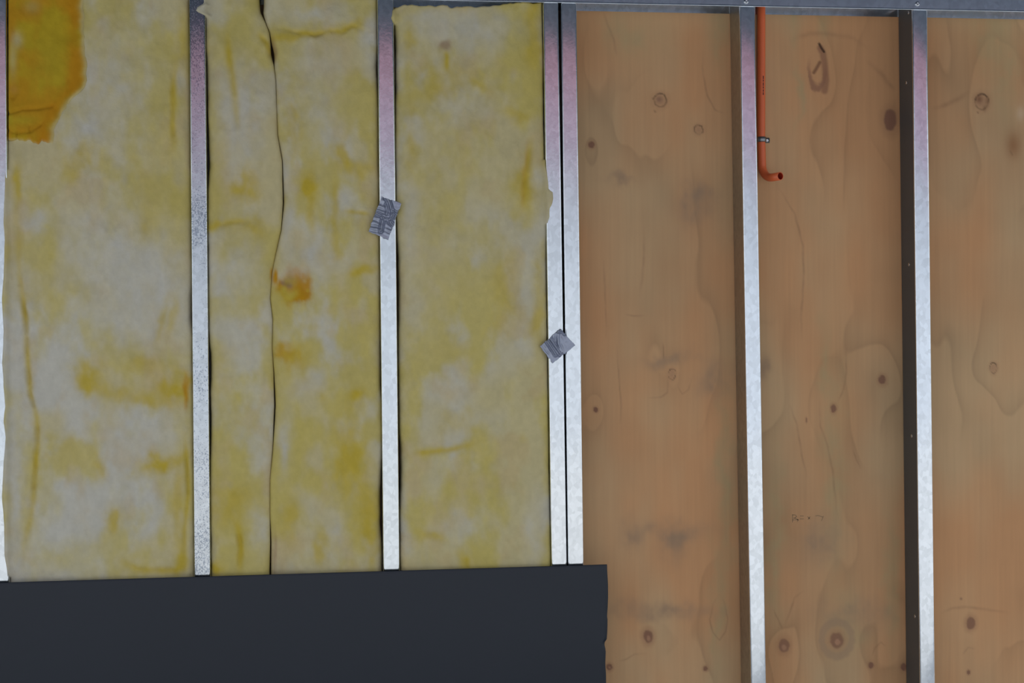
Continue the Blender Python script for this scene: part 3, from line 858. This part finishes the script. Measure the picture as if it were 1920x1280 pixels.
for pts, w, dep in [([(14, 212), (40, 204), (70, 203), (96, 198)], 3, .006), ([(16, 244), (30, 248), (55, 246), (75, 234)], 3, .005), ([(30, 248), (31, 258)], 2, .004), ([(55, 246), (56, 236)], 2, .004), ([(130, 150), (128, 175), (124, 195)], 4, .004), ([(22, 182), (30, 172)], 4, .005)]:
    d, run = seg_dist(PXo, PYo, pts)
    Yo = Yo + dep * np.exp(-(d / w) ** 2)
a = fbm(PXo / 50, PYo / 70, 87, 4)
b = fbm(PXo / 18, PYo / 26, 89, 3)
co = lin('#84701c') * (1 - sstep(.35, .65, a))[..., None] + lin('#876418')[None, None] * sstep(.35, .65, a)[..., None]
rim = np.exp(-(np.minimum(dr - 22, 40) / 14) ** 2) * 0.6 + np.exp(-(db / 16) ** 2) * 0.55
co = co * (1 - np.clip(rim, 0, 1)[..., None] * 0.7) + lin('#86560e') * np.clip(rim, 0, 1)[..., None] * 0.7
g_ = np.exp(-(dr / 9) ** 2)[..., None] * 0.75
co = co * (1 - g_) + lin('#8c7c2c') * g_
for kx, ky, rx, ry, am, cc in [(32, 75, 10, 14, .8, '#8a8060'), (24, 110, 7, 30, .6, '#8a8058'), (60, 12, 14, 12, .5, '#85784a'), (25, 168, 8, 8, .5, '#85602e'), (40, 225, 30, 10, .6, '#857620'), (30, 262, 20, 10, .5, '#847418'), (90, 110, 30, 50, .4, '#7c6c20')]:
    g_ = (gauss(PXo, PYo, kx, ky, rx, ry) * am)[..., None]
    co = co * (1 - g_) + lin(cc) * g_
fe = (np.exp(-(dr / (5 + 5 * b)) ** 2) * 0.85 + np.exp(-(np.maximum(db, 0) / 4) ** 2) * 0.6)
fe = np.clip(fe, 0, 0.9)[..., None]
co = co * (1 - fe) + CREAM * fe
co = np.clip(co * (0.92 + 0.16 * b)[..., None] * WOOL_GAIN, 0.01, 0.9)
X, Z = wx(PXo, PYo, 0.0)
X = np.concatenate([X[:, :1], X, X[:, -1:] - 0.004], 1); Z = np.concatenate([Z[:, :1], Z, Z[:, -1:]], 1)
Yo = np.concatenate([np.full((100, 1), .017), Yo, np.full((100, 1), .017)], 1)
co = np.concatenate([co[:, :1], co, co[:, -1:]], 1)
X = np.concatenate([X, X[-1:]], 0); Z = np.concatenate([Z, Z[-1:] + .004], 0); Yo = np.concatenate([Yo, np.full((1, Yo.shape[1]), .017)], 0); co = np.concatenate([co, co[-1:]], 0)
scrap = grid_mesh('insulation_scrap', X, Yo, Z, M_WOOL, None, co)
tag(scrap, 'deep orange-yellow scrap of wool tucked in the top left corner', 'insulation')

# ------------------------------------------------------------------ dark lining board across the bottom left
BY0 = -0.0155
edge_px = [(1138.3, 1057.8), (1138.6, 1070), (1139.4, 1085), (1139.9, 1096), (1140.0, 1119), (1139.2, 1138), (1138.1, 1154), (1138.9, 1161), (1138.8, 1172), (1138.3, 1186),
           (1137.2, 1198), (1135.0, 1201), (1133.5, 1203), (1133.2, 1209), (1134.6, 1214), (1135.4, 1221), (1134.6, 1242), (1135.0, 1252), (1135.8, 1262), (1136, 1282)]
ring = [P(a, b_, BY0) for a, b_ in edge_px]
zt0 = P(0, 1092, BY0); zt1 = ring[0]
sl = (zt1.z - zt0.z) / (zt1.x - zt0.x)
left_x = -2.2
zlast = ring[-1].z
xs = ring[-1].x
k = 0
rr_ = random.Random(3)
while zlast - 0.03 > 0.02:
    zlast -= 0.03; ring.append(Vector((xs + rr_.uniform(-.004, .004), BY0, zlast)))
ring.append(Vector((xs, BY0, 0.004)))
ring.append(Vector((left_x, BY0, 0.004)))
ring.append(Vector((left_x, BY0, zt1.z + sl * (left_x - zt1.x))))
# the sheet leans very slightly, its foot standing off the frame
prof_z = np.array([p.z for p in ring[:-2]])[::-1]; prof_x = np.array([p.x for p in ring[:-2]])[::-1]
vv = np.concatenate([[0, 0.0008, 0.002], np.linspace(0.006, 0.30, 90), np.linspace(0.31, 1, 30)])
uu = np.concatenate([np.linspace(0, 0.98, 40), [0.99, 0.997, 1.0]])
U, V = np.meshgrid(uu, vv)
XR = np.interp(zt1.z * (1 - V) + 0.004 * V, prof_z, prof_x)
XB = left_x + (XR - left_x) * U
ZT = zt1.z + sl * (XB - zt1.x)
ZB = ZT * (1 - V) + 0.004 * V
kick = 0.012
YB = BY0 - kick * (ZT - ZB)
YB = YB + 0.0012 * np.exp(-(V / 0.0012) ** 2)          # eased top edge
board = grid_mesh('lining_board', XB, YB, ZB, M_BOARD)
so = board.modifiers.new('thickness', 'SOLIDIFY'); so.thickness = 0.0095; so.offset = -1
tag(board, 'dark charcoal lining board with a chipped right edge covering the lower left studs', 'board')

# ------------------------------------------------------------------ duct tape patches
def tape(corners, label, ridges, waves, seed, sag):
    n = 90
    u, v = np.meshgrid(np.linspace(0, 1, n), np.linspace(0, 1, n))
    (ax, ay), (bx, by), (cx, cy), (dx, dy) = corners       # tl, tr, br, bl
    px = (ax * (1 - u) + bx * u) * (1 - v) + (dx * (1 - u) + cx * u) * v
    py = (ay * (1 - u) + by * u) * (1 - v) + (dy * (1 - u) + cy * u) * v
    # torn, slightly wavy outline
    j = np.minimum(np.minimum(u, 1 - u), np.minimum(v, 1 - v))
    wob = np.exp(-(j / .05) ** 2) * (1 - np.exp(-((np.minimum(u, 1 - u) + np.minimum(v, 1 - v)) / .12) ** 2))
    px = px + wob * 1.3 * (fbm(u * 9, v * 9, seed, 3) - .5) * 2; py = py + wob * 1.3 * (fbm(u * 9, v * 9, seed + 4, 3) - .5) * 2
    y = -0.0075 - 0.0012 * (fbm(u * 4, v * 4, seed + 9, 3))
    for pts, w, h_ in ridges:
        d, run = seg_dist(px, py, pts)
        y = y - 1.7 * h_ * np.exp(-(d / w) ** 2) + 1.7 * h_ * np.exp(-((d - 2.2 * w) / (1.3 * w)) ** 2)
    for (cx_, cy_, rx, ry, ang, fr, amp) in waves:
        c, s = math.cos(math.radians(ang)), math.sin(math.radians(ang))
        q = (px - cx_) * -s + (py - cy_) * c
        y = y + 1.25 * amp * np.sin(q * fr + 2.5 * fbm(px / 9, py / 9, seed + 20, 2)) * gauss(px, py, cx_, cy_, rx, ry, ang)
    y = np.minimum(y, -0.0024)
    y = y + sag(px, py)
    X, Z = wx(px, py, -0.003)
    o = grid_mesh('duct_tape', X, y, Z, M_TAPE)
    so = o.modifiers.new('thickness', 'SOLIDIFY'); so.thickness = 0.0003; so.offset = 1
    tag(o, label, 'tape', 'torn grey duct tape patches on the studs')
    return o


tape([(715.5, 368.5), (752.5, 381.5), (728, 449.5), (691, 434)], 'crumpled grey duct tape patch on the third stud from the left',
     [([(723, 370), (729, 378), (733, 392), (735, 402), (730, 412), (732, 418), (738, 424)], 1.6, .0030), ([(706, 400), (714, 404), (720, 408), (728, 410)], 1.4, .0026), ([(719, 408), (716, 420), (714, 432)], 1.6, .0028),
      ([(724, 384), (726, 394), (724, 404)], 1.3, .0018), ([(737, 396), (744, 402), (750, 398)], 1.5, .002)],
     [(704, 424, 14, 12, 16, .62, .0014), (712, 392, 12, 14, 10, .55, .0012), (732, 428, 10, 12, 24, .75, .0012), (742, 408, 9, 14, 12, .6, .0012)], 501,
     lambda px, py: 0.006 * sstep(711, 692, px) + 0.002 * sstep(741, 752, px))
tape([(1050.5, 616), (1078, 647), (1035.5, 681), (1012.5, 649)], 'smoother grey duct tape patch bridging the close pair of studs',
     [([(1031, 634), (1038, 644), (1045, 654), (1050, 663)], 1.6, .0022), ([(1026, 640), (1034, 652), (1041, 664)], 1.4, .0018), ([(1046, 622), (1046, 636), (1047, 648), (1052, 660)], 2.0, .0016), ([(1047, 620), (1054, 619), (1058, 624)], 1.4, .002)],
     [(1030, 652, 14, 20, 57, .9, .0009), (1042, 636, 7, 16, 66, 1.0, .0007)], 541,
     lambda px, py: 0.006 * sstep(1028, 1012, px))

# ------------------------------------------------------------------ orange conduit and its saddle
PR = 0.0103
PYY = PLY_Y - PR - 0.0008
ptop = P(1427.5, 14, PYY); pmid = P(1427.2, 262, PYY); pend_v = P(1428.0, 318, PYY)
ztop = ZW - 0.002
path = [Vector((ptop.x - (ptop.x - pmid.x) * -0.2, PYY, ztop)), ptop, pmid]
# swept bend: from straight down to nearly straight out of the wall, slightly to the right
ax = Vector((0.42, -0.907, 0)).normalized()
R_ = 0.036
c0 = Vector((pmid.x + 0.0015, PYY, P(1428, 335.5, PYY).z + R_))
path.append(Vector(((pmid.x + c0.x) / 2, PYY, (pmid.z + c0.z) / 2 )))
for i in range(0, 11):
    t = math.radians(9 * i)
    path.append(c0 + ax * (R_ * (1 - math.cos(t))) + Vector((0, 0, -R_ * math.sin(t))))
path.append(path[-1] + ax * 0.031)


def tube(name, path, r, mat, parent, n=20, r_in=None, flip=False):
    vs, fs = [], []
    t0 = (path[1] - path[0]).normalized()
    nrm = Vector((1, 0, 0))
    for i, p in enumerate(path):
        t = (path[min(i + 1, len(path) - 1)] - path[max(i - 1, 0)]).normalized()
        nrm = (nrm - t * nrm.dot(t)).normalized()
        b_ = t.cross(nrm)
        for k in range(n):
            a_ = 2 * math.pi * k / n
            vs.append(p + (nrm * math.cos(a_) + b_ * math.sin(a_)) * r - parent.location)
    for i in range(len(path) - 1):
        for k in range(n):
            q = (i * n + k, i * n + (k + 1) % n, (i + 1) * n + (k + 1) % n, (i + 1) * n + k)
            fs.append(q if not flip else q[::-1])
    return vs, fs


pipe = thing('conduit', 'orange electrical conduit dropping from the top track and elbowing outward', 'conduit', tuple(path[0]))
vs, fs = tube('pipe', path, PR, M_PIPE, pipe)
n = 20
vi, _ = tube('in', path[-8:], PR - 0.0014, M_PIPE, pipe)
o0 = len(vs)
end0 = (len(path) - 1) * n
# rim ring joins the outer wall to the inner wall at the mouth
link_mesh('pipe', vs + vi[-n:], fs + [(end0 + k, end0 + (k + 1) % n, o0 + (k + 1) % n, o0 + k) for k in range(n)], M_PIPE, pipe)
vi, fi = tube('in', path[-8:], PR - 0.0014, M_PIPE, pipe, flip=True)
fi = fi + [tuple(range(n))]
lo = link_mesh('pipe_bore', vi, fi, M_PIPE_IN, pipe)
lo['label'] = 'dark red inside of the open end'
# tiny print along the side of the pipe
vs, fs = [], []
for k, (y0, y1) in enumerate([(142, 148), (149, 153), (154.5, 161), (162, 166), (167.5, 172), (173, 178)]):
    b0 = len(vs)
    for px_, yy_ in ((1430.2, y0), (1432.0, y0), (1432.0, y1), (1430.2, y1)):
        vs.append(P(px_, yy_, PYY - PR * 0.985) - pipe.location)
    fs.append((b0, b0 + 1, b0 + 2, b0 + 3))
link_mesh('printed_line', vs, fs, M_PRINT, pipe, smooth=False)

# saddle: a band over the pipe with a tab screwed to the plywood
zc = pmid.z
clip = thing('pipe_saddle', 'small grey metal saddle clip holding the orange conduit to the plywood', 'clip', (pmid.x, PYY, zc))
hw = 0.0066
vs, fs = [], []
outl = []
ro = PR + 0.0016
for k in range(13):
    a_ = math.radians(180 - 15 * k)
    outl.append((ro * math.cos(a_), -ro * math.sin(a_)))
outl = [(-ro, PR)] + outl + [(ro + .0005, PR - 0.0012), (ro + .013, PR - 0.0012)]
for zz in (-hw, -hw * .25, hw * .25, hw):
    bulge = 0.0009 if abs(zz) < hw * .5 else 0
    for x, y in outl:
        L = math.hypot(x, y)
        vs.append((x + x / L * bulge, y + y / L * bulge, zz))
m = len(outl)
for k in range(3):
    for i in range(m - 1):
        fs.append((k * m + i, k * m + i + 1, (k + 1) * m + i + 1, (k + 1) * m + i))
o = link_mesh('band', vs, fs, M_CLIP, clip)
so = o.modifiers.new('thickness', 'SOLIDIFY'); so.thickness = 0.0011; so.offset = 0
add_screw((pmid.x + ro + 0.0062, PYY + PR - 0.0018, zc), clip, 'front', 1.0)
